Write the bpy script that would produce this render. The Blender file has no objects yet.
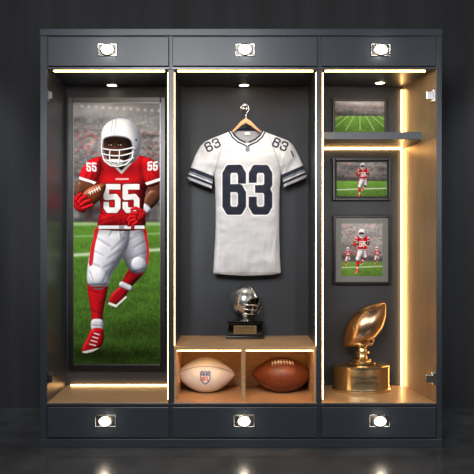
import bpy, bmesh, math, numpy as np
from mathutils import Vector, Matrix
S=0.005; D=3.6; H0=1.05
scene=bpy.context.scene
scene.view_settings.view_transform='Standard'
rng=np.random.RandomState(7)

def fx(px): return (px-237)*S
def fz(py): return H0-(py-237)*S
def W(px,py,d):
    k=(D+d)/D
    return Vector(((px-237)*S*k, d, H0-(py-237)*S*k))
def lin(c):
    return tuple(((v/12.92) if v<=0.04045 else ((v+0.055)/1.055)**2.4) for v in c)

# ---------------------------------------------------------------- materials
def mat(name,col,rough=0.5,metal=0.0,emit=None,es=0,bump=0,bscale=50,var=0,vscale=5,coat=0,stretch=(1,1,1),spec=0.5):
    m=bpy.data.materials.new(name); m.use_nodes=True
    nt=m.node_tree; b=nt.nodes['Principled BSDF']
    c=lin(col)
    b.inputs['Base Color'].default_value=(*c,1)
    b.inputs['Roughness'].default_value=rough
    b.inputs['Metallic'].default_value=metal
    b.inputs['Coat Weight'].default_value=coat
    b.inputs['Specular IOR Level'].default_value=spec
    if emit:
        b.inputs['Emission Color'].default_value=(*lin(emit),1)
        b.inputs['Emission Strength'].default_value=es
    tc=nt.nodes.new('ShaderNodeTexCoord'); mp=nt.nodes.new('ShaderNodeMapping')
    mp.inputs['Scale'].default_value=stretch
    nt.links.new(tc.outputs['Object'],mp.inputs['Vector'])
    if var:
        n=nt.nodes.new('ShaderNodeTexNoise'); n.inputs['Scale'].default_value=vscale; n.inputs['Detail'].default_value=6
        nt.links.new(mp.outputs['Vector'],n.inputs['Vector'])
        r=nt.nodes.new('ShaderNodeValToRGB')
        r.color_ramp.elements[0].position=0.3; r.color_ramp.elements[1].position=0.7
        r.color_ramp.elements[0].color=(*[x*(1-var) for x in c],1)
        r.color_ramp.elements[1].color=(*[min(1,x*(1+var)) for x in c],1)
        nt.links.new(n.outputs['Fac'],r.inputs['Fac']); nt.links.new(r.outputs['Color'],b.inputs['Base Color'])
    if bump:
        n=nt.nodes.new('ShaderNodeTexNoise'); n.inputs['Scale'].default_value=bscale; n.inputs['Detail'].default_value=4
        nt.links.new(mp.outputs['Vector'],n.inputs['Vector'])
        bp=nt.nodes.new('ShaderNodeBump'); bp.inputs['Strength'].default_value=bump; bp.inputs['Distance'].default_value=0.002
        nt.links.new(n.outputs['Fac'],bp.inputs['Height']); nt.links.new(bp.outputs['Normal'],b.inputs['Normal'])
    return m
def mat_vc(name,rough=0.6,bump=0,bscale=400,metal=0,coat=0,spec=0.5):
    m=mat(name,(1,1,1),rough,metal,bump=bump,bscale=bscale,coat=coat,spec=spec)
    nt=m.node_tree; a=nt.nodes.new('ShaderNodeAttribute'); a.attribute_name='Col'
    nt.links.new(a.outputs['Color'],nt.nodes['Principled BSDF'].inputs['Base Color'])
    return m

M_cab=mat('slate_paint',(0.22,0.24,0.27),0.36,0.15,bump=0.05,bscale=300)
M_in=mat('interior_slate',(0.17,0.19,0.22),0.6,0.0,var=0.06,vscale=3)
M_edge=mat('edge_trim',(0.30,0.32,0.35),0.3,0.5)
M_wood=mat('oak_veneer',(0.76,0.61,0.45),0.38,0.0,var=0.2,vscale=9,stretch=(1,14,14))
M_gold=mat('champagne_panel',(0.68,0.59,0.47),0.40,0.4,var=0.1,vscale=12,stretch=(6,1,0.3))
M_led=mat('led_warm',(1,0.9,0.7),0.5,emit=(1.0,0.78,0.50),es=24)
M_ledS=mat('led_warm_dim',(1,0.9,0.7),0.5,emit=(1.0,0.78,0.50),es=15)
M_ledC=mat('led_warm_cubby',(1,0.9,0.7),0.5,emit=(1.0,0.78,0.50),es=52)
M_lamp=mat('lamp_glass',(1,1,0.95),0.3,emit=(1.0,0.95,0.84),es=9)
M_lamp2=mat('knob_glass',(1,0.97,0.9),0.2,emit=(1.0,0.88,0.68),es=3)
M_chrome=mat('chrome',(0.82,0.81,0.79),0.25,1.0)
M_satin=mat('satin_nickel',(0.42,0.42,0.42),0.35,1.0)
M_black=mat('black_frame',(0.06,0.06,0.065),0.35)
M_gloss=mat('black_lacquer',(0.03,0.03,0.03),0.12,coat=0.6)
M_plate=mat('brass_plate',(0.62,0.52,0.36),0.35,0.9)
M_dark=mat('engraving',(0.12,0.09,0.06),0.6)
M_bronze=mat('polished_bronze',(0.84,0.69,0.55),0.27,1.0,var=0.1,vscale=6)
M_bronze2=mat('brushed_gold',(0.86,0.77,0.60),0.27,1.0,bump=0.06,bscale=200)
M_hwood=mat('hanger_wood',(0.74,0.57,0.40),0.45,var=0.2,vscale=30,stretch=(1,8,8))
M_white=mat('lace_white',(0.9,0.88,0.84),0.6)
M_pic=mat_vc('photo_print',0.9,spec=0.05)
M_cloth=mat_vc('jersey_knit',0.85,bump=0.25,bscale=900)
M_ballw=mat_vc('white_leather',0.45,bump=0.25,bscale=500)
M_ballb=mat_vc('brown_leather',0.38,bump=0.5,bscale=420)

# ---------------------------------------------------------------- mesh helpers
def empty(name,loc=(0,0,0)):
    e=bpy.data.objects.new(name,None); scene.collection.objects.link(e); e.location=loc; e.empty_display_size=0.05
    return e
def par(o,parent):
    if parent is not None:
        o.parent=parent; o.matrix_parent_inverse=Matrix.Translation(-parent.location)
def mk(name,verts,faces,m,parent=None,smooth=False):
    me=bpy.data.meshes.new(name); me.from_pydata([tuple(v) for v in verts],[],faces); me.update()
    o=bpy.data.objects.new(name,me); scene.collection.objects.link(o)
    me.materials.append(m)
    if smooth:
        for p in me.polygons: p.use_smooth=True
    par(o,parent)
    return o
def box(name,x0,x1,y0,y1,z0,z1,m,parent=None,bev=0.002):
    if x0>x1:x0,x1=x1,x0
    if y0>y1:y0,y1=y1,y0
    if z0>z1:z0,z1=z1,z0
    v=[(x,y,z) for x in(x0,x1) for y in(y0,y1) for z in(z0,z1)]
    f=[(0,1,3,2),(4,6,7,5),(0,4,5,1),(2,3,7,6),(0,2,6,4),(1,5,7,3)]
    o=mk(name,v,f,m,parent)
    if bev:
        b=o.modifiers.new('b','BEVEL'); b.width=min(bev,abs(x1-x0)*.3,abs(y1-y0)*.3,abs(z1-z0)*.3); b.segments=2
    return o
def pbox(name,a,b,c,d,d0,d1,m,parent=None,bev=0.002):
    return box(name,fx(a),fx(b),d0,d1,fz(d),fz(c),m,parent,bev)
def lathe(name,prof,loc,m,parent=None,n=64,sy=1.0,rot=None):
    v=[];f=[]
    for r,z in prof:
        for i in range(n):
            a=2*math.pi*i/n
            p=Vector((r*math.cos(a),r*math.sin(a)*sy,z))
            if rot is not None: p=rot@p
            v.append(p+Vector(loc))
    for j in range(len(prof)-1):
        for i in range(n):
            k=(i+1)%n
            f.append((j*n+i,j*n+k,(j+1)*n+k,(j+1)*n+i))
    f.append(tuple(range(n))[::-1]); L=(len(prof)-1)*n
    f.append(tuple(range(L,L+n)))
    o=mk(name,v,f,m,parent,True)
    e=o.modifiers.new('e','EDGE_SPLIT'); e.split_angle=math.radians(35)
    return o
def tube(name,pts,r,m,parent=None,cyclic=False,res=4):
    c=bpy.data.curves.new(name,'CURVE'); c.dimensions='3D'; c.bevel_depth=r; c.bevel_resolution=res; c.use_fill_caps=True
    s=c.splines.new('POLY'); s.points.add(len(pts)-1)
    for i,p in enumerate(pts): s.points[i].co=(*p,1)
    s.use_cyclic_u=cyclic
    c.materials.append(m)
    o=bpy.data.objects.new(name,c); scene.collection.objects.link(o)
    dg=bpy.context.evaluated_depsgraph_get()
    me=bpy.data.meshes.new_from_object(o.evaluated_get(dg)); bpy.data.objects.remove(o)
    for p in me.polygons: p.use_smooth=True
    o=bpy.data.objects.new(name,me); scene.collection.objects.link(o)
    par(o,parent)
    return o
def text(name,s,loc,size,m,parent):
    c=bpy.data.curves.new(name,'FONT'); c.body=s; c.size=size; c.align_x='CENTER'; c.align_y='CENTER'; c.extrude=0.0004
    c.materials.append(m)
    o=bpy.data.objects.new(name,c); scene.collection.objects.link(o)
    dg=bpy.context.evaluated_depsgraph_get()
    me=bpy.data.meshes.new_from_object(o.evaluated_get(dg)); bpy.data.objects.remove(o)
    me.transform(Matrix.Translation(loc)@Matrix.Rotation(math.pi/2,4,'X'))
    o=bpy.data.objects.new(name,me); scene.collection.objects.link(o)
    par(o,parent)
    return o
def setcol(me,cols):
    a=me.color_attributes.new('Col','FLOAT_COLOR','POINT')
    c=np.ones((len(me.vertices),4),np.float32)
    s=np.clip(cols.reshape(-1,3),0,1)
    c[:,:3]=np.where(s<=0.04045,s/12.92,((s+0.055)/1.055)**2.4)
    a.data.foreach_set('color',c.ravel())
def gridmesh(name,P,mask,m,parent,cols,flip=False,smooth=True):
    h,w=P.shape[:2]
    idx=np.arange(h*w).reshape(h,w)
    cell=mask
    a=idx[:-1,:-1][cell];b=idx[:-1,1:][cell];c=idx[1:,1:][cell];d=idx[1:,:-1][cell]
    F=np.stack([a,d,c,b] if not flip else [a,b,c,d],1)
    used=np.unique(F); rem=-np.ones(h*w,int); rem[used]=np.arange(len(used))
    F=rem[F]; V=P.reshape(-1,3)[used]
    me=bpy.data.meshes.new(name)
    me.vertices.add(len(V)); me.vertices.foreach_set('co',V.astype(np.float32).ravel())
    me.loops.add(F.size); me.loops.foreach_set('vertex_index',F.ravel().astype(np.int32))
    me.polygons.add(len(F)); me.polygons.foreach_set('loop_start',np.arange(0,F.size,4,dtype=np.int32))
    me.polygons.foreach_set('loop_total',np.full(len(F),4,np.int32))
    me.update(calc_edges=True); me.validate()
    if smooth: me.polygons.foreach_set('use_smooth',np.ones(len(F),bool))
    setcol(me,cols.reshape(-1,3)[used])
    me.materials.append(m)
    o=bpy.data.objects.new(name,me); scene.collection.objects.link(o)
    par(o,parent)
    return o

# ---------------------------------------------------------------- 2D painter (for prints / fabric dye)
def vnoise(X,Y,sx,sy,seed):
    r=np.random.RandomState(seed).rand(256,256)
    x=X/sx+1000; y=Y/sy+1000
    xi=np.floor(x).astype(int); yi=np.floor(y).astype(int); u=x-xi; v=y-yi
    u=u*u*(3-2*u); v=v*v*(3-2*v)
    g=lambda i,j:r[i%256,j%256]
    return (g(yi,xi)*(1-u)+g(yi,xi+1)*u)*(1-v)+(g(yi+1,xi)*(1-u)+g(yi+1,xi+1)*u)*v
def fbm(X,Y,sx,sy,seed,o=3):
    t=0;a=0.5;n=0
    for i in range(o):
        t=t+a*vnoise(X,Y,sx/2**i,sy/2**i,seed+i); n+=a; a*=.5
    return t/n
def cap(X,Y,a,b,ra,rb=None):
    rb=ra if rb is None else rb
    dx,dy=b[0]-a[0],b[1]-a[1]; L=dx*dx+dy*dy+1e-9
    t=np.clip(((X-a[0])*dx+(Y-a[1])*dy)/L,0,1)
    return np.hypot(X-a[0]-t*dx,Y-a[1]-t*dy)-(ra+(rb-ra)*t)
def obox(X,Y,a,b,w):
    dx,dy=b[0]-a[0],b[1]-a[1]; L=math.hypot(dx,dy); dx/=L;dy/=L
    mx,my=(a[0]+b[0])/2,(a[1]+b[1])/2
    u=np.abs((X-mx)*dx+(Y-my)*dy)-L/2; v=np.abs(-(X-mx)*dy+(Y-my)*dx)-w
    return np.hypot(np.maximum(u,0),np.maximum(v,0))+np.minimum(np.maximum(u,v),0)
def ell(X,Y,c,a,b,ang=0):
    ca,sa=math.cos(ang),math.sin(ang)
    u=(X-c[0])*ca+(Y-c[1])*sa; v=-(X-c[0])*sa+(Y-c[1])*ca
    return (np.sqrt((u/a)**2+(v/b)**2)-1)*min(a,b)
def poly(X,Y,pts):
    n=len(pts); d=np.full(X.shape,1e9); s=np.ones(X.shape)
    for i in range(n):
        a=pts[i]; b=pts[i-1]
        ex,ey=b[0]-a[0],b[1]-a[1]; wx=X-a[0]; wy=Y-a[1]
        t=np.clip((wx*ex+wy*ey)/(ex*ex+ey*ey+1e-12),0,1)
        d=np.minimum(d,(wx-ex*t)**2+(wy-ey*t)**2)
        c1=Y>=a[1]; c2=Y<b[1]; c3=ex*wy>ey*wx
        s=np.where((c1&c2&c3)|(~c1&~c2&~c3),-s,s)
    return s*np.sqrt(d)
def spl(pts,k=6):
    out=[];n=len(pts)
    for i in range(n):
        p0,p1,p2,p3=[np.array(pts[(i+j-1)%n],float) for j in range(4)]
        for q in range(k):
            t=q/k
            out.append(tuple(0.5*((2*p1)+(-p0+p2)*t+(2*p0-5*p1+4*p2-p3)*t*t+(-p0+3*p1-3*p2+p3)*t**3)))
    return out
def spl_s(X,Y,pts): return poly(X,Y,spl(pts,5))
DIG={'5':[[(1,0),(0,0),(0,.45),(.8,.42),(1,.55),(1,.88),(.82,1),(.18,1),(0,.88),(0,.76)]],
 '6':[[(1,.26),(1,.12),(.82,0),(.18,0),(0,.12),(0,.88),(.18,1),(.82,1),(1,.88),(1,.58),(.82,.46),(0,.46)]],
 '3':[[(0,.24),(0,.12),(.18,0),(.82,0),(1,.12),(1,.36),(.84,.48),(1,.6),(1,.88),(.82,1),(.18,1),(0,.88),(0,.76)],[(.84,.48),(.4,.48)]],
 'N':[[(0,1),(0,0),(1,1),(1,0)]],'F':[[(1,0),(0,0),(0,1)],[(0,.5),(.8,.5)]],'L':[[(0,0),(0,1),(1,1)]]}
def digit(X,Y,ch,x0,y0,w,h,sw):
    d=np.full(X.shape,1e9)
    for pl in DIG[ch]:
        pp=[(x0+sw+p[0]*(w-2*sw),y0+sw+p[1]*(h-2*sw)) for p in pl]
        for i in range(len(pp)-1):
            d=np.minimum(d,obox(X,Y,pp[i],pp[i+1],sw))
            if i>0: d=np.minimum(d,np.hypot(X-pp[i][0],Y-pp[i][1])-sw*1.02)
        for e in (pp[0],pp[-1]):
            d=np.minimum(d,np.maximum(np.abs(X-e[0]),np.abs(Y-e[1]))-sw*0.98)
    return d
class Cv:
    def __init__(s,x0,x1,y0,y1,n):
        nx=int(round((x1-x0)*n))+1; ny=int(round((y1-y0)*n))+1
        s.X,s.Y=np.meshgrid(np.linspace(x0,x1,nx),np.linspace(y0,y1,ny))
        s.C=np.zeros(s.X.shape+(3,)); s.aa=0.7/n
    def al(s,d,soft=0):
        w=s.aa+soft; return np.clip(0.5-d/w/1.0*0.5,0,1)
    def fill(s,d,col,a=1,soft=0):
        m=(s.al(d,soft)*a)[...,None]; col=np.asarray(col,float)
        s.C=s.C*(1-m)+col*m
    def mul(s,d,f,soft,clip=None):
        m=s.al(d,soft)
        if clip is not None: m=m*s.al(clip)
        s.C=np.clip(s.C*(1+(f-1)*m[...,None]),0,1)
    def crease(s,a,b,w=1.0,k=.35,clip=None):
        k=min(.6,k*1.45)
        dx,dy=b[0]-a[0],b[1]-a[1];L=math.hypot(dx,dy)+1e-6; nx,ny=-dy/L,dx/L
        if ny<0: nx,ny=-nx,-ny
        o=w*1.3
        s.mul(cap(s.X,s.Y,a,b,w*.5,w*.15),1-k,w*1.1,clip)
        s.mul(cap(s.X,s.Y,(a[0]+nx*o,a[1]+ny*o),(b[0]+nx*o,b[1]+ny*o),w*.5,w*.15),1+k*.4,w*1.1,clip)
    def shade(s,d,col,r,L=(-.42,-.55,.72),amb=0.30,spec=0):
        gy,gx=np.gradient(d); g=np.hypot(gx,gy)+1e-9; gx=gx/g; gy=gy/g
        t=np.clip(1+d/r,0,0.985); t=t*t*(1.25-.25*t)
        nx,ny=gx*t,gy*t
        nz=np.sqrt(np.clip(1-t*t,0.06,1)); nn=np.sqrt(nx*nx+ny*ny+nz*nz)
        nl=np.clip((nx*L[0]+ny*L[1]+nz*L[2])/nn,0,1)
        rim=np.clip(nx/nn*.9-.45,0,1)*.35
        sh=(amb+(1.12-amb)*nl+rim)[...,None]
        c=np.asarray(col,float)*sh
        c=c*(np.array((1,1,1))*nl[...,None]+np.array((.94,.98,1.06))*(1-nl[...,None]))
        if spec: c=c+spec*(nl[...,None]**16)
        m=s.al(d)[...,None]; s.C=s.C*(1-m)+np.clip(c,0,1)*m

RED=(0.83,0.09,0.13); WHT=(0.95,0.95,0.97); SKIN=(0.41,0.245,0.17)
def player(cv,T=None):
    X0,Y0,aa0=cv.X,cv.Y,cv.aa
    if T:
        cv.X=(X0-T[0])/T[2]+120; cv.Y=(Y0-T[1])/T[2]+235; cv.aa=aa0/T[2]
    X,Y=cv.X,cv.Y
    # ---- trailing leg
    d=cap(X,Y,(138,268),(124,288),8.2,4.8)
    cv.shade(d,(0.66,.07,.10),8); cv.crease((132,270),(126,277),1,.3,d); cv.crease((137,279),(130,283),1,.3,d)
    sh=spl_s(X,Y,[(125,284),(129,289),(126,295),(120,302),(113,305),(109,302),(111,295),(118,288)])
    cv.shade(sh,(0.72,0.08,0.11),5,spec=.15)
    cv.fill(cap(X,Y,(109.5,303.5),(116,306),1.3),(0.95,0.94,0.93)); cv.fill(cap(X,Y,(116,306),(126,297),1.0),(0.9,0.88,0.88))
    cv.shade(cap(X,Y,(122,284.5),(129.5,288),3.0),(0.92,.92,.93),3.5)
    rl=spl_s(X,Y,[(118,226),(143,226),(147.5,238),(149,252),(147.5,265),(142,274),(132,273),(125,262),(119,246)])
    cv.shade(rl,(0.84,0.84,0.88),15,amb=.34)
    cv.mul(spl_s(X,Y,[(114,232),(124,234),(129,250),(134,270),(126,272),(118,256)]),.55,6,rl)
    cv.shade(ell(X,Y,(138.5,264),7.5,7.5),(0.90,.90,.93),8,amb=.5)
    for a,b,w,k in (((146,240),(134,247),1.4,.22),((147,252),(136,255),1.2,.2),((128,240),(137,236),1.2,.22),((132,272),(145,268),1.0,.3),((130,258),(138,256),1,.2),((143,230),(134,235),1.2,.22)): cv.crease(a,b,w,k,rl)
    cv.fill(np.maximum(spl_s(X,Y,[(142.5,227),(146,227),(150,246),(149.5,264),(146.5,264),(146.5,246)]),rl),RED,.9)
    cv.fill(np.maximum(cap(X,Y,(130.5,274),(144.5,273.5),.9),rl-1.2),(.5,.06,.08),.7)
    # ---- leading leg
    sk=spl_s(X,Y,[(89,281),(107,281),(107.5,291),(105,303),(103,314),(102,326),(92,326),(91.5,314),(89.5,303),(88,292)])
    cv.shade(sk,RED,9,spec=.05)
    for a,b,w,k in (((90,290),(98,293),1.1,.28),((106,300),(99,304),1.1,.28),((92,310),(99,313),1.0,.25),((102,318),(96,321),.9,.25),((91,284),(104,286),.9,.3)): cv.crease(a,b,w,k,sk)
    cv.shade(spl_s(X,Y,[(91.8,320),(102.5,320),(102.5,331),(92,331)]),(0.93,0.93,0.95),5.5); cv.crease((92,325),(102,326),.8,.25)
    sh=spl_s(X,Y,[(92,329),(102.5,329),(104,338),(102,345),(96,350),(88,353),(82.5,352.5),(82,348),(86,340)])
    cv.shade(sh,(0.80,0.09,0.12),6,spec=.25)
    cv.fill(np.maximum(sh,-(Y-349.3+(X-92)*.22)),(0.95,0.95,0.95),.95)
    for i in range(4): cv.fill(cap(X,Y,(89.5+i*1.6,344-i*3.6),(95.5+i*1.2,345.5-i*3.6),.55),(0.96,0.95,0.95))
    for i in range(4): cv.fill(cap(X,Y,(84+i*5,354-i*.8),(84.4+i*5,355-i*.8),.8),(0.1,0.1,0.1))
    ll=spl_s(X,Y,[(98,226),(127,226),(129.5,238),(126,252),(118.5,264),(111.5,275),(107.5,286),(97,289.5),(88,284),(87,272),(89.5,254),(93,239)])
    cv.shade(ll,WHT,17,amb=.40)
    cv.shade(ell(X,Y,(97.5,276),8.6,9.5,.1),(0.97,.97,.98),9,amb=.55)
    for a,b,w,k in (((89,285),(107,284),1.1,.35),((88.5,262),(99,266),1.4,.2),((114,262),(104,267),1.4,.25),((97,238),(110,246),1.5,.2),((124,238),(112,249),1.6,.25),((120,250),(108,258),1.5,.22),((90,272),(93,280),1,.22),((107,272),(103,281),1.2,.25),((92,250),(103,255),1.2,.16),((113,229),(109,236),1.2,.25),((120,229),(121,238),1.2,.28)): cv.crease(a,b,w,k,ll)
    cv.mul(cap(X,Y,(128,240),(112,276),2.2),.72,5,ll)
    cv.fill(np.maximum(spl_s(X,Y,[(95,228),(99,228),(95,246),(92.5,264),(89,264),(91,246)]),ll),RED,.92)
    cv.fill(np.maximum(np.abs(Y-287.2)-.9,ll),(.55,.06,.08),.7)
    cv.mul(cap(X,Y,(99,231),(144,231),2.0),.70,3,np.minimum(ll,rl))
    # ---- far arm
    ua=spl_s(X,Y,[(148,176),(161,176),(162.5,186),(161,195),(157,201),(149,199),(147,190)])
    cv.shade(ua,SKIN,8,spec=.22); cv.crease((150,196),(157,192),1.3,.35,ua)
    fa=spl_s(X,Y,[(149,191),(158,190),(161,196),(157,203),(149,211),(143,217),(137,212),(141,204)])
    cv.shade(fa,SKIN,7,spec=.30); cv.mul(cap(X,Y,(157,203),(145,215),1.0),.7,3,fa)
    cv.shade(spl_s(X,Y,[(145,203.5),(151,209),(147,213.5),(140.5,208.5)]),(0.95,0.95,0.96),4.5)
    # ---- torso
    tor=spl_s(X,Y,[(108,156),(97,157),(88,161),(83,169),(84,178),(90,184),(96,186),(99,196),(100.5,210),(98.5,227),(121,231),(144.5,227.5),(143.5,211),(145,197),(148,187),(155,183),(160,176),(160,168),(154,161),(146,157),(134,155)])
    cv.shade(tor,RED,20,amb=.26)
    cv.mul(cap(X,Y,(144,192),(144,226),3.2),.55,7,tor)
    cv.mul(cap(X,Y,(99,192),(99,226),1.0),.70,5,tor)
    cv.mul(ell(X,Y,(110,176),9,6),1.12,7,tor); cv.mul(ell(X,Y,(134,175),8,5),1.08,7,tor)
    for a,b,w,k in (((99,189),(107,184),1.6,.35),((145,190),(136,184),1.6,.35),((100,200),(106,206),1.2,.3),((143,203),(136,210),1.4,.3),((100,222),(113,217),1.4,.32),((103,227),(117,222),1.3,.3),((142,221),(129,217),1.4,.32),((141,227),(127,223),1.3,.3),((121,229),(121,219),1.3,.25),((100,212),(105,215),1.2,.3),((97,160),(103,170),1.3,.25),((146,160),(140,170),1.3,.25),((90,183),(97,177),1.3,.3)): cv.crease(a,b,w,k,tor)
    sl=spl_s(X,Y,[(100,158),(90,160),(82.5,168),(79,178),(82,183),(91,186),(98,180),(102,168)])
    cv.mul(sl-1.5,.72,3,tor); cv.shade(sl,RED,13,amb=.38)
    sr=spl_s(X,Y,[(143,158),(152,159),(159,166),(163,176),(161,182),(151,187),(144.5,182),(141,168)])
    cv.mul(sr-1.5,.72,3,tor); cv.shade(sr,RED,13,amb=.28)
    for q,(a,b) in ((sl,((83,180),(89,172))),(sl,((88,183),(93,175))),(sr,((159,178),(153,172))),(sr,((150,185),(149,176)))): cv.crease(a,b,1.1,.3,q)
    for q,a,b in ((sl,(79,177.8),(96,183.5)),(sr,(146,184),(164,178))):
        cv.fill(np.maximum(cap(X,Y,a,b,1.5),q),(0.95,0.95,0.95),.95)
    cv.fill(np.maximum(np.abs(Y-227.2)-1.7,np.maximum(98.5-X,X-144.5)),(0.90,0.90,0.93)); cv.fill(np.maximum(np.abs(Y-229.6)-.5,np.maximum(99-X,X-144)),(0.35,0.05,0.07))
    cv.fill(obox(X,Y,(119,227.3),(124,227.3),1.6),(.6,.6,.62))
    for x in (103.5,122.5):
        dd=digit(X,Y,'5',x,184,17,29,2.8)
        cv.fill(dd-1.0,(0.40,0.03,0.06))
        f=fbm(X,Y,9,6,3)*.14
        m=cv.al(dd)[...,None]; cv.C=cv.C*(1-m)+np.stack([.98-f]*3,-1)*m
    for x,q in ((86.3,-.2),(91.8,-.2),(147.5,.2),(153,.2)):
        cv.fill(digit(X,Y+(X-x)*q,'5',x,162.0,4.8,9,.85),(.95,.95,.95))
    cv.fill(cap(X,Y,(116,179),(128,179),.8),(0.95,0.9,0.9),.8)
    nk=poly(X,Y,[(107,156),(136,156),(122,172)])
    cv.fill(nk,(0.20,0.11,0.08)); cv.mul(cap(X,Y,(108,160),(134,160),3),.4,4,nk)
    for a,b in (((107,158),(121.5,172.5)),((121.5,172.5),(136,157))): cv.fill(cap(X,Y,a,b,1.2),(0.95,.94,.94))
    # ---- free hand
    cv.shade(spl_s(X,Y,[(141,208.5),(146.5,213.5),(143,220),(136,223),(132,218),(135,212)]),(0.84,0.1,0.14),6,spec=.1)
    for a,m_,b,r in (((137,213.5),(132,213),(129.5,216.5),1.75),((135,216.5),(129.5,217),(127.8,220.5),1.85),((135,219.7),(130,221.2),(129,224.6),1.75),((137,222),(133,224.6),(132.6,227.6),1.5)):
        cv.fill(np.minimum(cap(X,Y,a,m_,r+.5),cap(X,Y,m_,b,r+.4)),(0.35,0.02,0.04),.75)
        cv.shade(np.minimum(cap(X,Y,a,m_,r),cap(X,Y,m_,b,r,r*.8)),(0.90,0.12,0.16),2)
    cv.shade(np.minimum(cap(X,Y,(140.5,210.5),(135.5,208),1.8),cap(X,Y,(135.5,208),(131.5,209.5),1.7,1.3)),(0.92,0.14,0.18),2)
    # ---- ball arm
    ua=spl_s(X,Y,[(80,181),(93,184),(92,191),(86,198),(78,200),(74.2,195),(75.5,187)])
    cv.shade(ua,SKIN,8,spec=.25,amb=.36); cv.crease((88,190),(80,193),1.3,.35,ua)
    cv.mul(ell(X,Y,(96,200),12,7,-.4),.55,5,tor)
    bl=spl_s(X,Y,[(77,207),(80,197),(87,189),(96,184.5),(105.5,184),(104.5,192.5),(98.5,201),(89,207)])
    cv.shade(bl,(0.55,0.26,0.14),10,spec=.25); cv.mul(cap(X,Y,(80,204),(104,186),.3),.7,.8,bl)
    cv.fill(cap(X,Y,(88.5,193),(99.5,187.7),.5),(0.95,.93,.9))
    for i in range(5):
        cv.fill(cap(X,Y,(89.2+i*2.4,190.9-i*1.15),(90.6+i*2.4,194.3-i*1.15),.45),(0.95,.93,.9))
    cv.shade(spl_s(X,Y,[(73.5,197),(80,200),(86,207),(85,212),(78,211.5),(73.5,206)]),(0.84,0.1,0.14),6,spec=.1)
    for a,m_,b,r in (((76,200),(77.5,196.5),(81,193.8),1.8),((78.5,202.5),(81,198.8),(85.5,196.6),1.9),((81,205),(85,202),(89.8,200.3),1.85),((83,208.3),(88,206.6),(92.3,204.8),1.6)):
        cv.fill(np.minimum(cap(X,Y,a,m_,r+.5),cap(X,Y,m_,b,r+.4)),(0.35,0.02,0.04),.75)
        cv.shade(np.minimum(cap(X,Y,a,m_,r),cap(X,Y,m_,b,r,r*.8)),(0.90,0.12,0.16),2)
    # ---- helmet
    cv.mul(ell(X,Y,(121,167),16,6),.55,6,tor)
    hel=spl_s(X,Y,[(101,140),(102.5,129),(109,121.5),(120,118),(131.5,120.5),(139,128.5),(141.5,141),(140,152),(136,160),(129,164),(121,165),(112,163),(105,154)])
    cv.shade(hel,(0.94,0.94,0.96),20,spec=.10,amb=.42)
    cv.mul(spl_s(X,Y,[(131,124),(141,134),(142,152),(135,164),(130,160),(135,146),(135,134)]),.74,5,hel)
    cv.mul(ell(X,Y,(113,127),5,3.2,-.6),1.15,3,hel)
    for o in (-1.7,1.7): cv.fill(np.maximum(np.abs(X-(114.5+o)-((Y-119)*-.12))-.4,np.maximum(hel+.5,Y-135)),(.62,.63,.67),.6)
    face=spl_s(X,Y,[(103.8,140.5),(108,137.5),(116,136.5),(126,138),(131,142),(131.5,151),(127,160),(117,163.5),(108.5,160),(104.3,151)])
    cv.fill(face-1.1,(0.45,0.46,0.5)); cv.shade(face,(0.33,0.195,0.14),10,amb=.36)
    cv.mul(cap(X,Y,(105,139.5),(129,140),2.6),.15,4,face)
    cv.mul(cap(X,Y,(129.5,142),(128,158),2.6),.25,4,face)
    for ex in (110.2,119.8):
        cv.mul(ell(X,Y,(ex,144.6),3.4,2.2),.5,1.5,face)
        cv.fill(ell(X,Y,(ex,145),1.7,.75),(0.72,0.69,0.66)); cv.fill(np.hypot(X-ex+.2,Y-145)-.8,(0.03,0.02,0.02)); cv.fill(cap(X,Y,(ex-2.6,142.8),(ex+2.4,142.6),.5),(0.05,.035,.03))
    cv.mul(cap(X,Y,(114.6,144),(114.2,149.5),.5),1.35,1.4,face); cv.mul(cap(X,Y,(112.2,150.6),(117.4,150.6),.5),.5,1.0,face)
    cv.fill(cap(X,Y,(111.5,155.2),(118,155.2),.6),(0.42,0.2,0.18)); cv.mul(cap(X,Y,(112,157),(118,157),.4),.6,.8,face)
    cv.fill(spl_s(X,Y,[(108,159.5),(122,159.8),(121,164.8),(110,164.3)]),(.88,.88,.9)); cv.mul(cap(X,Y,(109,164),(122,164),1),.7,1.5)
    def bar(P,r=.62):
        for i in range(len(P)-1): cv.fill(cap(X,Y,(P[i][0]+.2,P[i][1]+.8),(P[i+1][0]+.2,P[i+1][1]+.8),r),(0.08,0.07,0.08),.55,.2)
        for i in range(len(P)-1): cv.fill(cap(X,Y,P[i],P[i+1],r),(0.78,0.79,0.82))
        for i in range(len(P)-1): cv.fill(cap(X,Y,(P[i][0],P[i][1]-.2),(P[i+1][0],P[i+1][1]-.2),r*.35),(0.98,0.98,0.99))
    for yy,b,x0 in ((148.5,2.2,102.0),(153.6,2.8,101.6),(159.2,3.4,103.0)):
        bar([(x0+i*(133.5-x0)/10, yy+b*math.sin(math.pi*i/10)-(i*.12)) for i in range(11)],.62)
    bar([(110,149.8),(109.3,156),(110.5,163)],.55); bar([(119.5,150.2),(119.2,157),(118.5,164)],.55)
    bar([(102,140.5),(101.4,147),(102,154),(104.5,161),(110.5,165.5),(118,166.4),(126,164.4),(132,158.5),(133.2,151)],.68)
    cv.shade(ell(X,Y,(134.8,149),2.0,2.0),(0.62,.62,.66),2)
    cv.fill(ell(X,Y,(136.2,140),1.1,1.5),(.2,.2,.22),.7)
    cv.X,cv.Y,cv.aa=X0,Y0,aa0

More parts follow.
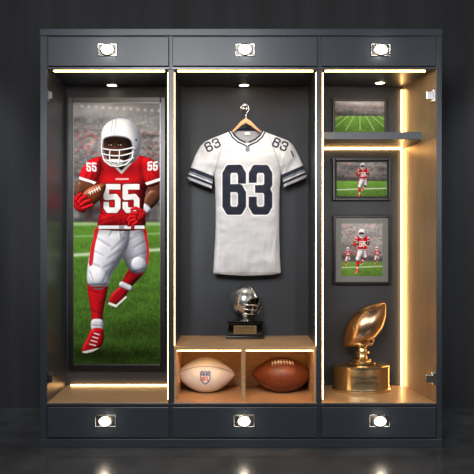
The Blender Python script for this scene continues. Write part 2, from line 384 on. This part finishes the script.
def stadium(cv,x0,x1,y0,yf,y1,seed,base=0.42,fine=1.0):
    X,Y=cv.X,cv.Y
    t=np.clip((Y-y0)/(yf-y0),0,1)
    g=base*(0.62+0.6*(fbm(X,Y,20*fine,8*fine,seed)))
    sp=fbm(X,Y,2.6*fine,2.0*fine,seed+9,2); sp2=vnoise(X,Y,3.2*fine,2.6*fine,seed+19)
    g=g+0.28*(sp-.5)*np.clip(t*4,0,1)*(t<.93)
    g=g*(1.12-.45*t)
    cv.C[...]=np.stack([g*1.0,g*1.0,g*1.01],-1)
    redm=np.clip((sp2-.62)*5,0,1)[...,None]*((t>.2)&(t<.9))[...,None]*.4; cv.C=cv.C*(1-redm)+cv.C*np.array([1.5,.72,.70])*redm
    for f,c in ((.20,.72),(.52,.58),(.88,.13)):
        yy=y0+f*(yf-y0)
        cv.fill(np.abs(Y-yy-(X-x0)*.06)-(1.0 if f<.8 else 3.5)*fine,(c,c,c*.98),.5,2.0*fine)
    tg=np.clip((Y-yf)/(y1-yf),0,1)
    gr=0.9+0.34*(vnoise(X,Y,.9*fine,2.0*fine,seed+3)-.5)*(.3+tg)+0.25*(fbm(X,Y,14,5,seed+4)-.5)
    f=(1.14-.42*tg)*gr
    G=np.stack([0.36*f,0.54*f,0.20*f],-1)
    m=np.clip((Y-yf)/(1.5*fine)+.5,0,1)[...,None]
    cv.C=cv.C*(1-m)+G*m

def picture(name,cv,d,parent):
    k=(D+d)/D
    P=np.stack([(cv.X-237)*S*k,np.full(cv.X.shape,d),H0-(cv.Y-237)*S*k],-1)
    return gridmesh(name,P,np.ones((P.shape[0]-1,P.shape[1]-1),bool),M_pic,parent,cv.C,smooth=False)
def frame(parent,x0,x1,y0,y1,w,d,dback,m,wy=None):
    wy=wy or w
    a=W(x0,y0,d); b=W(x1,y1,d); k=(D+d)/D*S; ww=w*k; wy=wy*k
    box('backing',a.x+.002,b.x-.002,d+.008,dback,b.z+.002,a.z-.002,m,parent)
    box('rail_left',a.x,a.x+ww,d-.006,dback,b.z,a.z,m,parent,.003)
    box('rail_right',b.x-ww,b.x,d-.006,dback,b.z,a.z,m,parent,.003)
    box('rail_top',a.x+ww,b.x-ww,d-.006,dback,a.z-wy,a.z,m,parent,.003)
    box('rail_bottom',a.x+ww,b.x-ww,d-.006,dback,b.z,b.z+wy,m,parent,.003)

# ================================================================ ROOM
M_wall=mat('dark_concrete_wall',(0.17,0.175,0.19),0.75,var=0.35,vscale=2.2,bump=.2,bscale=30,stretch=(3.5,1,.3))
M_floor=mat('dark_polished_concrete_floor',(0.27,0.275,0.285),0.24,var=0.45,vscale=5,bump=.35,bscale=35,coat=.3)
M_ceil=mat('dark_ceiling',(0.08,0.08,0.09),0.8)
WY=0.82
box('wall_back',-3.2,3.2,WY,WY+.1,0,3.2,M_wall,None,0)
box('floor',-3.2,3.2,-5,WY,-.1,0,M_floor,None,0)
box('ceiling',-3.2,3.2,-5,WY+.1,3.2,3.3,M_ceil,None,0)

# ================================================================ CABINET
cab=empty('display_cabinet',(0,0.2,0))
BD=0.42
pbox('side_left',40,47,30,447,0,.47,M_cab,cab)
pbox('side_right',436.5,442,30,447,0,.47,M_cab,cab)
pbox('top_case',47,436.5,30,69,0.004,.47,M_cab,cab,.001)
pbox('top_rail',40,442,29,36,-.008,.47,M_cab,cab)
pbox('bottom_case',47,436.5,404,447,0.004,.47,M_cab,cab,.001)
pbox('plinth',40,442,438.5,447,-.01,.46,M_cab,cab)
pbox('back_panel',47,436.5,69,404,BD,.47,M_in,cab,0)
pbox('divider_a',168,174,69,404,.002,BD,M_cab,cab)
pbox('divider_b',316.5,322,69,404,.002,BD,M_cab,cab)
bays=((47.8,169.6),(172,317.8),(320.6,436))
for i,(a,b) in enumerate(bays):
    pbox('drawer_top_%d'%i,a+.6,b-.6,37.3,66.8,-.014,.004,M_cab,cab,.003)
    pbox('drawer_bottom_%d'%i,a+.6,b-.6,406.5,437,-.014,.004,M_cab,cab,.003)
    pbox('rail_edge_%d'%i,a,b,67.4,69.4,-.006,.02,M_edge,cab,.001)
    pbox('base_edge_%d'%i,a,b,403.2,405.4,-.006,.02,M_edge,cab,.001)
for i,(a,b) in enumerate(((47,168),(174,316.5),(322,436.5))):
    pbox('bay_floor_%d'%i,a,b,402.8,404.5,.004,BD,M_wood,cab,.0008)
xf=fx(436.6); xb=W(403,237,BD).x; z0=fz(404); z1=fz(69)
v=[(xf,.004,z0),(xf,BD,z0),(xb,BD,z0),(xf,.004,z1),(xf,BD,z1),(xb,BD,z1)]
mk('liner_right',v,[(0,1,2),(3,5,4),(0,2,5,3),(0,3,4,1),(1,4,5,2)],M_gold,cab)
box('liner_divider',fx(322),fx(322)+.004,.02,BD,z0,z1,M_gold,cab,0)
pbox('shelf_middle',174,316.5,347,350.5,.004,BD,M_wood,cab,.001)
pbox('cubby_divider',241.5,245.5,350.5,403,.012,BD,M_wood,cab,.001)
for nm,a,b in (('cubby_side_a',174,176.5),('cubby_side_b',314,316.5)):
    pbox(nm,a,b,350.5,403,.012,BD,M_wood,cab,.001)
pbox('cubby_back',176.5,314,350.5,403,BD-.008,BD,M_wood,cab,0)
box('shelf_right',fx(322)+.004,W(420,130,.05).x+.012,.05,BD,fz(138),fz(130.5),M_cab,cab,.001)
def led(nm,x0,x1,y0,y1,z0,z1,m=M_led): box(nm,x0,x1,y0,y1,z0,z1,m,cab,0)
for i,(a,b) in enumerate(((52,164),(177,313.5),(326,427))):
    led('led_top_%d'%i,fx(a),fx(b),.03,.038,fz(69)-.006,fz(69)-.001)
led('led_div_a',fx(174)+.0005,fx(174)+.003,.012,.016,fz(346),fz(72),M_ledS)
led('led_div_z',fx(168)-.003,fx(168)-.0005,.012,.016,fz(400),fz(72),M_ledS)
led('led_div_b',fx(322)+.0045,fx(322)+.0075,.012,.018,fz(400),fz(72),M_led)
led('led_div_c',fx(316.5)-.003,fx(316.5)-.0005,.012,.016,fz(346),fz(72),M_ledS)
led('led_corner',xb-.012,xb-.005,BD-.013,BD-.006,W(0,386,BD).z,fz(138.5))
led('led_corner_b',xb-.012,xb-.005,BD-.013,BD-.006,fz(130),fz(73))
led('led_shelf',fx(322)+.01,xb-.012,BD-.012,BD-.005,fz(138)-.007,fz(138)-.001)
led('led_cubby_a',fx(177),fx(241),.02,.026,fz(350.5)-.005,fz(350.5)-.001,M_ledC)
led('led_cubby_b',fx(246),fx(313.5),.02,.026,fz(350.5)-.005,fz(350.5)-.001,M_ledC)
led('led_bottom_left',fx(52),fx(164),BD-.012,BD-.006,fz(402.6)+.001,fz(402.6)+.006,M_ledS)
for nm,y in (('a',95),('b',379),):
    pbox('hinge_plate_'+nm,47,48,y-6,y+6,.012,.05,M_satin,cab,.001)
    pbox('hinge_arm_'+nm,48,52,y-4,y+4,.005,.03,M_satin,cab,.002)
for nm,y in (('c',95),('d',379)):
    pbox('hinge_plate_'+nm,433.5,436,y-6,y+6,.01,.05,M_chrome,cab,.001)
    pbox('hinge_arm_'+nm,427,434,y-4,y+4,.005,.03,M_chrome,cab,.002)
RX=Matrix.Rotation(math.pi/2,3,'X')
def handle(nm,px,py,m,k=1.0,rl=.026):
    c=Vector((fx(px),-.014,fz(py)))
    box(nm+'_plate',c.x-.052*k,c.x+.052*k,-.018,-.014,c.z-.030,c.z+.032,M_satin,cab,.004)
    tube(nm+'_plate_rim',[Vector((c.x+sx*.050*k,-.018,c.z+.001+sz*.029)) for sx,sz in ((-1,-1),(1,-1),(1,1),(-1,1))],.0022,M_chrome,cab,True)
    lathe(nm+'_bezel',[(.038,0),(.038,.004),(.034,.009),(.030,.010),(.026,.008)],(c.x,-.018,c.z+.001),M_chrome,cab,40,.80,RX)
    prof=[(rl*math.cos(a),.006+.012*math.sin(a)) for a in np.linspace(0,1.5,10)]
    lathe(nm+'_lens',prof,(c.x,-.018,c.z+.001),m,cab,32,.80,RX)
for i,(x,y) in enumerate(((108,51),(245,51),(380,51))): handle('lamp_top_%d'%i,x,y,M_lamp,.92,.029)
for i,(x,y) in enumerate(((106,420),(244,420),(379,420))): handle('pull_bottom_%d'%i,x,y,M_lamp2,1.0,.024)
for i,(px,dd) in enumerate(((112,.36),(244,.36),(380,.30))):
    c=W(px,85,dd); zt=fz(69)
    lathe('downlight_ring_%d'%i,[(.034,0),(.034,-.006),(.027,-.007),(.026,-.003)],(c.x,dd,zt),M_chrome,cab,32)
    lathe('downlight_lens_%d'%i,[(.026,-.0035),(.024,-.007),(.01,-.009)],(c.x,dd,zt),M_lamp,cab,32)

# ================================================================ POSTER
po=empty('framed_football_poster',W(117,370,.40))
dP=.395
frame(po,68,165.5,97,370,5.0,dP,BD-.001,M_black,5.6)
a=W(73,102.6,dP-.001); b=W(160.5,364.4,dP-.001)
for nm,q in (('fillet_l',(a.x,a.x+.003,b.z,a.z)),('fillet_r',(b.x-.003,b.x,b.z,a.z)),('fillet_t',(a.x,b.x,a.z-.003,a.z)),('fillet_b',(a.x,b.x,b.z,b.z+.003))):
    box(nm,q[0],q[1],dP-.003,dP+.004,q[2],q[3],M_satin,po,0)
cv=Cv(72.6,160.9,102.2,364.8,3.5)
stadium(cv,73,160,103,222,364,3,base=.55)
X,Y=cv.X,cv.Y
cv.fill(ell(X,Y,(132,108),48,8),(0.86,0.87,0.88),.45,10)
for x in range(82,162,7): cv.fill(np.hypot(X-x,Y-106-(x-80)*.06)-.8,(1,1,1),.85,1.2)
for i in range(30):
    px=74+rng.rand()*86; py=211+rng.rand()*6; c=[(.12,.12,.14),(.7,.7,.7),(.55,.12,.14),(.22,.2,.2)][rng.randint(4)]
    cv.fill(cap(X,Y,(px,py-5),(px,py+4),1.8,1.4),c,.55,2.2); cv.fill(np.hypot(X-px,Y-py+8)-1.2,(.35,.25,.2),.5,1.4)
cv.fill(np.abs(Y-224)-1.2,(0.8,.83,.78),.7,1.2)
cv.fill(cap(X,Y,(60,256),(170,249),1.3),(0.93,.95,.91),.85,1.2)
cv.fill(cap(X,Y,(60,237),(170,233),.6),(0.85,.87,.83),.5,.8)
cv.mul(ell(X,Y,(106,355),30,4.5),.35,7)
cv.mul(ell(X,Y,(136,330),22,6),.7,9)
player(cv)
cv.C=np.clip(cv.C,0,1)**1.05
picture('print',cv,dP+.002,po)

# ================================================================ SMALL FRAMED PICTURES
def p1(c):
    stadium(c,332,387,98,116,129,31,base=.50,fine=.5)
    for i in range(7): c.fill(cap(c.X,c.Y,(360+(i-3)*6,116),(360+(i-3)*14,130),.3),(0.85,.88,.82),.6,.2)
    c.fill(ell(c.X,c.Y,(360,103),22,2.2),(0.85,.85,.85),.6,2)
    c.C=np.clip(c.C*1.1,0,1)**.88
def p2(c):
    stadium(c,332,391,158,181,200,51,base=.50,fine=.6)
    c.fill(cap(c.X,c.Y,(330,190),(392,188),.5),(0.9,.93,.88),.8,.3)
    player(c,(363,180,.150))
    c.C=np.clip(c.C*1.1,0,1)**.88
def p3(c):
    X,Y=c.X,c.Y
    stadium(c,333,391,215,262,284,71,base=.62,fine=.7)
    c.fill(cap(X,Y,(330,268),(392,266),.5),(0.9,.93,.88),.7,.3)
    player(c,(348,257,.085)); player(c,(377,256,.08))
    player(c,(362,251,.19))
    c.C=np.clip(c.C*1.1,0,1)**.88
def matted(x0,x1,y0,y1,fw,pw,paint,mm):
    e=empty('framed_photograph',W((x0+x1)/2,y1,.40))
    frame(e,x0,x1,y0,y1,fw,.40,BD-.001,M_black)
    a=W(x0+fw-.5,y0+fw-.5,.404); b=W(x1-fw+.5,y1-fw+.5,.404)
    box('mat_board',a.x,b.x,.4045,.407,b.z,a.z,mm,e,0)
    c=Cv(x0+pw,x1-pw,y0+pw,y1-pw,4); paint(c)
    picture('print',c,.403,e)
M_mat=mat('mat_board',(0.14,0.145,0.15),0.7)
M_mat2=mat('mat_board_light',(0.46,0.48,0.47),0.7)
e1=empty('framed_photograph',W(360,130,.40))
zb=fz(130.5)+.0005
a=W(332.5,98.5,.40); k=(D+.40)/D*S
x1=W(387,98,.40).x; w=2.6*k
box('backing',a.x+.002,x1-.002,.408,BD-.001,zb+.002,a.z-.002,M_black,e1)
box('rail_left',a.x,a.x+w,.394,BD-.001,zb,a.z,M_black,e1,.002)
box('rail_right',x1-w,x1,.394,BD-.001,zb,a.z,M_black,e1,.002)
box('rail_top',a.x+w,x1-w,.394,BD-.001,a.z-w,a.z,M_black,e1,.002)
box('rail_bottom',a.x+w,x1-w,.394,BD-.001,zb,zb+w,M_black,e1,.002)
pyb=237-(zb-H0)/(S*(D+.4)/D)
c1=Cv(334.8,384.8,100.6,pyb-2.2,4); p1(c1); picture('print',c1,.402,e1)
matted(332.5,391,158,200.5,2.6,4.2,p2,M_mat)
matted(333,391,215,284.5,2.6,8.5,p3,M_mat2)

# ================================================================ JERSEY
dJ=.335
je=empty('football_jersey',W(248,200,dJ))
out_b=[(231,131),(239,128.5),(247,127.8),(255,128.5),(263,131),(271,134),(280,137.5),(288,140.5),(293,145),(298,154),(303,165),(307,176),(305,179),(296,183.5),(284,188.5),(282.5,181),(281,173),(280,186),(279.5,205),(279.5,235),(280,258),(281,273),(272,275),(258,275.6),(244,276),(229,275.2),(213,273.5),(214,255),(215.3,235),(215.5,205),(215,186),(214,174),(213,182),(211.5,190),(200,185.5),(189.5,181),(187,178),(190.5,168),(195,156),(200,146.5),(205,141.5),(213,138),(222,134.5)]
neckV=[(231.8,125),(231.8,130.5),(235.5,135.5),(240,139.5),(247.2,143),(254.5,139.5),(259,135.5),(262.4,130.5),(262.4,125)]
J=Cv(184,310,124,279,3)
X,Y=J.X,J.Y
sb=poly(X,Y,out_b)
nk=poly(X,Y,neckV)
sf=np.maximum(sb,-nk)
J.C[...]=np.array((0.83,0.84,0.86))
NAVY=(0.09,0.12,0.20)
J.C*= (1+.03*(fbm(X,Y,3,3,5)-.5))[...,None]
def stripes(a,b,side):
    dx,dy=b[0]-a[0],b[1]-a[1];L=math.hypot(dx,dy); nx,ny=dy/L,-dx/L
    if ny>0: nx,ny=-nx,-ny
    dist=(X-a[0])*nx+(Y-a[1])*ny
    reg=(X<214.3) if side<0 else (X>280.6)
    for lo,hi,c in ((-2,1.2,NAVY),(3.8,6.2,NAVY),(7.6,9.8,(0.45,.47,.52)),(9.8,13.4,NAVY)):
        m=np.clip(.5-(np.abs(dist-(lo+hi)/2)-(hi-lo)/2)/.4,0,1)*reg
        J.C=J.C*(1-m[...,None])+np.array(c)*m[...,None]
stripes((188,181),(211.5,190),-1); stripes((284,188.5),(306,179),1)
for a,b in (((226,133),(215,172)),((268,133),(281,172))):
    J.fill(cap(X,Y,a,b,.35),(0.55,.55,.57),.7,.3)
J.fill(cap(X,Y,(222,152),(274,152),.3),(0.6,.6,.62),.35,.3)
J.fill(np.abs(Y-272.5)-.25,(0.55,.55,.57),.5,.3)
cp=[(231.8,129),(235.5,135.5),(240,139.5),(247.2,143),(254.5,139.5),(259,135.5),(262.4,129)]
for r,c in ((4.6,NAVY),(3.0,(0.8,.8,.82)),(2.0,NAVY)):
    for i in range(6): J.fill(cap(X,Y,cp[i],cp[i+1],r),c)
J.fill(poly(X,Y,[(245.2,143.5),(249.2,143.5),(247.2,147.5)]),(0.85,.85,.87))
for ch,x in (('6',222.5),('3',248.6)):
    d=digit(X,Y,ch,x,165.5,23.4,49.5,4.0)
    J.fill(d-1.3,(0.96,.96,.97)); J.fill(d,NAVY)
def shnum(cx,cy,ang):
    ca,sa=math.cos(ang),math.sin(ang)
    U=(X-cx)*ca+(Y-cy)*sa; V=-(X-cx)*sa+(Y-cy)*ca
    for ch,x in (('6',-7.6),('3',.8)): J.fill(digit(U,V,ch,x,-4.9,6.9,10.2,.80),NAVY)
shnum(212.5,145.4,-.45); shnum(280,144.8,.42)
J.fill(cap(X,Y,(291,152),(293,157),.8),NAVY,.8)
J.fill(poly(X,Y,[(245.5,147.5),(249.5,147.5),(249.5,151.5),(247.5,153),(245.5,151.5)]),(0.35,.38,.45),.8)
k=(D+dJ)/D*S
def thick(d): return 0.040*np.sqrt(np.clip(1-np.exp(np.minimum(d,0)/9.0),0,1))
fold=(fbm(X+ (Y-200)*.12,Y,11,70,77,3)-.5)*.034*np.clip((Y-190)/60,0.12,1)+(fbm(X+Y*.7,Y-X*.2,16,9,99,2)-.5)*.010
sl=((X<214)|(X>281)); fold=fold+np.where(sl,(fbm(X*.9+Y*.4,Y,6,22,12,2)-.5)*.018,0)
edge=np.clip(-sb/5,0,1)
st=X[0,1]-X[0,0]
def build(sd,sgn,nm,cols):
    gy,gx=np.gradient(sd,st); g2=gx*gx+gy*gy+1e-6
    near=(sd>-0.001)&(sd<1.2*st*1.5)
    Xs=np.where(near,X-sd*gx/g2,X); Ys=np.where(near,Y-sd*gy/g2,Y)
    off=sgn*(thick(sb)*(1 if sgn<0 else .6))+ (fold*edge if sgn<0 else 0)
    P=np.stack([(Xs-237)*k, dJ+off, H0-(Ys-237)*k],-1)
    ins=sd<0
    cell=(ins[:-1,:-1].astype(int)+ins[1:,:-1]+ins[:-1,1:]+ins[1:,1:])>=3
    return gridmesh(nm,P,cell,M_cloth,je,cols,flip=(sgn>0))
build(sf,-1,'front',J.C)
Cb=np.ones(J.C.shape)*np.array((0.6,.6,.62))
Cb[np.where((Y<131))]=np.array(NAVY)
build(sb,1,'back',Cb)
a=W(247.3,133.5,dJ+.014); box('neck_label',a.x-.013,a.x+.013,a.y-.002,a.y,a.z-.008,a.z+.006,M_white,je,.0005)
# hanger
ha=empty('clothes_hanger',W(246,125,dJ))
zc=[(231.8,132.6),(234,130.6),(237.5,127.2),(241,123.4),(246,120.6),(251,123.4),(254.8,127.2),(259,130.6),(261.5,132.6)]
v=[];f=[]
for i,p in enumerate(zc):
    w=[1.3,1.7,2.2,2.8,3.2,2.8,2.2,1.7,1.3][i]*.85
    for dd in(-.006,.004):
        for s in(-1,1):
            q=W(p[0],p[1]+s*w,dJ); v.append((q.x,dJ+dd,q.z))
for i in range(len(zc)-1):
    b=i*4;n=b+4
    for q in((0,1),(1,3),(3,2),(2,0)): f.append((b+q[0],b+q[1],n+q[1],n+q[0]))
f.append((0,2,3,1)); b=(len(zc)-1)*4; f.append((b,b+1,b+3,b+2))
o=mk('wooden_body',v,f,M_hwood,ha,True); mo=o.modifiers.new('b','BEVEL'); mo.width=.003; mo.segments=3
hk=[W(246,120,dJ),W(246,114.5,dJ)]
for t in np.linspace(-.35*math.pi,1.05*math.pi,16):
    hk.append(W(244.9+4.4*math.cos(t)*.9,108.6-4.4*math.sin(t),dJ))
tube('wire_hook',hk,.0032,M_chrome,ha)
pg=empty('coat_peg',W(244.5,107,BD))
c=W(244.7,104.2,dJ)
zp=c.z-.0032-.0041-.001
tube('peg_rod',[Vector((c.x,dJ-.02,zp)),Vector((c.x,BD-.004,zp))],.004,M_chrome,pg)
lathe('rosette',[(.018,0),(.018,.006),(.010,.010)],(c.x,BD-.001,zp),M_chrome,pg,32,1.0,RX)

# ================================================================ FOOTBALLS
class Q(Cv):
    def __init__(s,X,Y,C): s.X,s.Y,s.C,s.aa=X,Y,C,.35
def football(name,center,hl,R,rot=Matrix.Identity(3),style='brown',m=None,lace_ang=-60,mlace=M_white,parent=None,nm='ball'):
    e=parent or empty(name,center)
    nu,nv=180,200
    t=np.sin(np.linspace(-math.pi/2,math.pi/2,nu))
    a=np.linspace(0,2*math.pi,nv)
    T,A=np.meshgrid(t,a)
    prof=lambda q: R*np.power(np.clip(1-q*q,0,1),0.80)*(1-.06*q*q)
    r=prof(T)
    la=math.radians(lace_ang)
    groove=np.zeros(T.shape)
    for q in range(4):
        da=np.angle(np.exp(1j*(A-la-q*math.pi/2)))
        groove=np.maximum(groove,np.exp(-(np.abs(da)*r/.0022)**2))
    r2=r-groove*.0014
    P=np.stack([T*hl,-r2*np.cos(A),r2*np.sin(A)],-1)
    n1=fbm(T*40,A*12,3,3,4)
    if style=='brown': C=np.ones(T.shape+(3,))*np.array((0.45,0.22,0.125)); C*=(.85+.3*n1)[...,None]
    elif style=='white': C=np.ones(T.shape+(3,))*np.array((0.90,0.89,0.88)); C*=(.96+.06*n1)[...,None]
    else: C=np.ones(T.shape+(3,))
    C*=(1-(.5 if style!='white' else .4)*groove)[...,None]
    if style=='white':
        sc=S*.97*.88
        u=P[...,0]/sc; w=-P[...,2]/sc+.6
        front=(P[...,1]<0)
        q=Q(u,w,C.copy())
        sh=[(-6.5,-6.5),(-4,-8),(-1.5,-6.8),(0,-8.3),(1.5,-6.8),(4,-8),(6.5,-6.5),(6.3,2),(4,6),(0,9),(-4,6),(-6.3,2)]
        d=poly(u,w,sh)
        q.fill(d,(0.10,0.16,0.36))
        q.fill(d+1.0,(0.93,.93,.93))
        q.fill(np.maximum(d+1.5,w+2.2),(0.12,0.2,0.45))
        for xx,yy in ((-3.5,-4.2),(0,-5),(3.5,-4.2),(0,-3.2)): q.fill(np.hypot(u-xx,w-yy)-.6,(1,1,1))
        for ch,xx in (('N',-4.4),('F',-1.2),('L',1.9)): q.fill(digit(u,w,ch,xx,-1.0,2.5,5.4,.42),(0.75,0.1,0.14))
        C=np.where(front[...,None],q.C,C)
    V=(P.reshape(-1,3)@np.array(rot).T+np.array(center)).reshape(P.shape)
    gridmesh(nm,V,np.ones((nv-1,nu-1),bool),m,e,C,flip=True)
    def sp(q,ang,lift):
        rr=float(prof(np.array(q)))+lift
        return rot@Vector((q*hl,-rr*math.cos(ang),rr*math.sin(ang)))+Vector(center)
    tube('lace_spine',[sp(q,la,.0015) for q in np.linspace(-.36,.36,14)],.0026,mlace,e)
    for i in range(8):
        q=-.34+.68*i/7
        tube('lace_%d'%i,[sp(q,la+s,.003) for s in np.linspace(-.18,.18,7)],.0024,mlace,e)
    return e
def floorball(px,wpx,hpx,d,style,m,lace,tilt=0):
    k=(D+d)/D*S
    hl=wpx/2*k; R=hpx/2*k
    zf=fz(402.8)
    football('american_football',Vector(((px-237)*k,d,zf+R*.995)),hl,R,style=style,m=m,lace_ang=lace,rot=Matrix.Rotation(tilt,3,'Y'))
floorball(206,58,35,.25,'white',M_ballw,128)
floorball(282,60,35,.25,'brown',M_ballb,55)

# ================================================================ HELMET TROPHY
ht=empty('helmet_trophy',W(245,338,.33))
zs=fz(347)+.0003; d0=.335; k=(D+.29)/D*S; cx=(245-237)*k
box('base_lower',cx-.103,cx+.103,d0-.062,d0+.062,zs,zs+.016,M_gloss,ht,.003)
box('base',cx-.094,cx+.094,d0-.055,d0+.055,zs+.016,zs+.084,M_gloss,ht,.004)
box('base_cap',cx-.10,cx+.10,d0-.06,d0+.06,zs+.084,zs+.096,M_gloss,ht,.003)
box('name_plate',cx-.062,cx+.062,d0-.058,d0-.055,zs+.028,zs+.072,M_plate,ht,.001)
text('engraving',"CHAMPION",(cx,d0-.0585,zs+.058),.019,M_dark,ht)
text('engraving_b',"FOOTBALL LEAGUE",(cx,d0-.0585,zs+.041),.011,M_dark,ht)
lathe('pedestal',[(.042,0),(.042,.006),(.026,.012),(.020,.02),(.024,.027),(.034,.032)],(cx,d0,zs+.096),M_chrome,ht)
hc=Vector((cx,d0,zs+.096+.030+.074))
M_shell=mat('silver_chrome',(0.86,0.87,0.89),0.22,0.92)
def helmet():
    bm=bmesh.new(); bmesh.ops.create_uvsphere(bm,u_segments=64,v_segments=40,radius=.082)
    dele=[]
    F=Vector((.68,-.62,-.38)).normalized()
    for fc in bm.faces:
        c=fc.calc_center_median().normalized()
        if (c.dot(F)>.74 and c.z<.22) or c.z<-.86: dele.append(fc)
    bmesh.ops.delete(bm,geom=dele,context='FACES')
    for v in bm.verts:
        v.co.z*=1.02
        if v.co.z<-.02: v.co.x*=.95
    me=bpy.data.meshes.new('shell'); bm.to_mesh(me); bm.free()
    for p in me.polygons:p.use_smooth=True
    me.materials.append(M_shell)
    me.transform(Matrix.Translation(hc))
    o=bpy.data.objects.new('shell',me); scene.collection.objects.link(o)
    par(o,ht)
    s=o.modifiers.new('s','SOLIDIFY'); s.thickness=.006; s.offset=-1
helmet()
Rh=.084
def hp(az,el,r=Rh):
    a0=math.atan2(-.62,.68)+az
    return hc+Vector((r*math.cos(el)*math.cos(a0),r*math.cos(el)*math.sin(a0),r*math.sin(el)))
for i,el in enumerate((-.14,-.42,-.72)):
    tube('mask_bar_%d'%i,[hp(a,el,Rh*(1+.20*math.cos(a*1.4))) for a in np.linspace(-.90,.90,15)],.0038,M_chrome,ht)
for i,a in enumerate((-.38,.38)):
    tube('mask_upright_%d'%i,[hp(a,e,Rh*(1+.19*math.cos(a*1.4))) for e in np.linspace(-.14,-.74,6)],.0036,M_chrome,ht)
tube('brow_band',[hp(a,.25,Rh) for a in np.linspace(-1.0,1.0,15)],.004,M_chrome,ht)
tube('crest_ridge',[hp(0,e,Rh) for e in np.linspace(.25,2.9,24)],.0035,M_chrome,ht)
lathe('inner_liner',[(.01,-.075),(.044,-.062),(.060,-.034),(.064,0),(.055,.038),(.02,.060)],hc,M_gloss,ht)

# ================================================================ GOLD FOOTBALL TROPHY
gt=empty('football_trophy',W(363,392,.29))
gd=.300; zf=fz(402.8)+.0003; k=(D+.26)/D*S; gx=(362.5-237)*k
sy=.72; hD=.150
lathe('base_drum',[(.158,0),(.160,.004),(.160,.013),(.152,.018),(.150,.024),(.150,hD-.030),(.153,hD-.024),(.153,hD-.015),(.146,hD-.010),(.10,hD-.006),(.075,hD)],(gx,gd,zf),M_bronze2,gt,96,sy)
lathe('stem',[(.074,0),(.074,.006),(.056,.010),(.050,.016),(.050,.022),(.036,.027),(.030,.034),(.028,.046),(.040,.050),(.044,.056),(.040,.062),(.028,.066),(.024,.078),(.034,.086),(.050,.096),(.058,.104),(.054,.110)],(gx+.002,gd,zf+hD-.001),M_bronze2,gt,64,1)
bc=Vector((gx+.018,gd,zf+hD+.110+.092))
for i,(sx,syy) in enumerate(((-1,-.5),(1,-.5),(0,1))):
    zz=zf+hD
    tube('prong_%d'%i,[Vector((gx+.045*sx,gd+.045*syy,zz+.100)),Vector((gx+.058*sx,gd+.058*syy,zz+.120)),Vector((gx+.05*sx,gd+.05*syy,zz+.137))],.007,M_bronze2,gt)
football('x',bc,.163,.086,rot=Matrix.Rotation(-math.radians(47),3,'Y'),style='metal',m=M_bronze,lace_ang=40,mlace=M_bronze2,parent=gt,nm='ball')
for i,(s,zz,sz) in enumerate((("FOOTBALL HALL",.086,.020),("CHAMPION",.058,.020))):
    o=text('engraving_%d'%i,s,(gx,0,zf+zz),sz,M_dark,gt)
    for v in o.data.vertices:
        u=(v.co.x-gx)/.150; v.co.y+= gd-.1505*sy*math.sqrt(max(0,1-u*u))-.0004

# ================================================================ LIGHTS
def area(nm,loc,target,size,power,col=(1,1,1),sy=None):
    l=bpy.data.lights.new(nm,'AREA'); l.energy=power; l.color=col; l.size=size
    if sy: l.shape='RECTANGLE'; l.size_y=sy
    o=bpy.data.objects.new(nm,l); scene.collection.objects.link(o); o.location=loc
    o.rotation_euler=(Vector(target)-Vector(loc)).to_track_quat('-Z','Y').to_euler(); return o
def spot(nm,loc,target,power,ang,col=(1,1,1),blend=.8,r=.02):
    l=bpy.data.lights.new(nm,'SPOT'); l.energy=power; l.color=col; l.spot_size=math.radians(ang); l.spot_blend=blend; l.shadow_soft_size=r
    o=bpy.data.objects.new(nm,l); scene.collection.objects.link(o); o.location=loc
    o.rotation_euler=(Vector(target)-Vector(loc)).to_track_quat('-Z','Y').to_euler(); return o
area('front_fill_area',(-.5,-3.0,2.35),(0,.2,1.05),1.1,66,(1,.99,.98))  # unseen area light added in front as general fill
area('side_fill_area',(2.2,-2.6,1.7),(.3,.2,.9),1.0,22,(.97,.98,1))  # added out-of-view area light, gives the trophies something bright to reflect
spot('fill_spot_poster',(-.75,-2.9,2.1),(-.66,.4,1.12),195,24,(1,.99,.97),.7,.1)  # no lamp seen here; added to brighten the poster print
spot('fill_spot_jersey',(.15,-2.9,2.1),(.06,.3,1.25),50,20,(1,.99,.98),.8,.1)  # added unseen spot that lifts the jersey
spot('fill_spot_trophy',(.9,-2.9,2.0),(.68,.3,.75),80,24,(1,.96,.88),.8,.12)  # extra spot out of view, put in to brighten the gold trophy
spot('fill_spot_photos',(.9,-2.9,1.8),(.66,.4,1.4),70,18,(1,.97,.93),.8,.1)  # added to light the small framed prints; no visible fixture
spot('fill_spot_helmet',(-.5,-2.6,1.7),(.04,.33,.68),45,9,(1,.98,.95),.8,.15)  # unseen narrow spot added for brighter chrome on the helmet
zt=fz(69)-.03
for i,(px,p) in enumerate(((112,5),(244,7),(375,7))):
    spot('downlight_spot_%d'%i,(fx(px),.14,zt),(fx(px),.28,.3),p*1.8,110,(1,.90,.76),1,.03)
for i,(x,y) in enumerate(((108,51),(245,51),(380,51),(106,420),(244,420),(379,420))):
    l=bpy.data.lights.new('lamp_glow','POINT'); l.energy=.38 if i<3 else .16; l.color=(1,.93,.8); l.shadow_soft_size=.02
    o=bpy.data.objects.new('lamp_glow_%d'%i,l); scene.collection.objects.link(o); o.location=(fx(x),-.065,fz(y))
for i,x in enumerate((-1.8,1.8)):
    spot('wall_washer_%d'%i,(x,.25,2.6),(x*.95,WY,1.1),65,60,(.92,.96,1),1,.1)
w=bpy.data.worlds.new('world'); scene.world=w; w.use_nodes=True
w.node_tree.nodes['Background'].inputs[0].default_value=(.5,.55,.62,1); w.node_tree.nodes['Background'].inputs[1].default_value=.03

cam=bpy.data.cameras.new('camera'); cam.lens=720/474*36; cam.sensor_width=36
co=bpy.data.objects.new('camera',cam); scene.collection.objects.link(co)
co.location=(0,-D,H0); co.rotation_euler=(math.pi/2,0,0); scene.camera=co
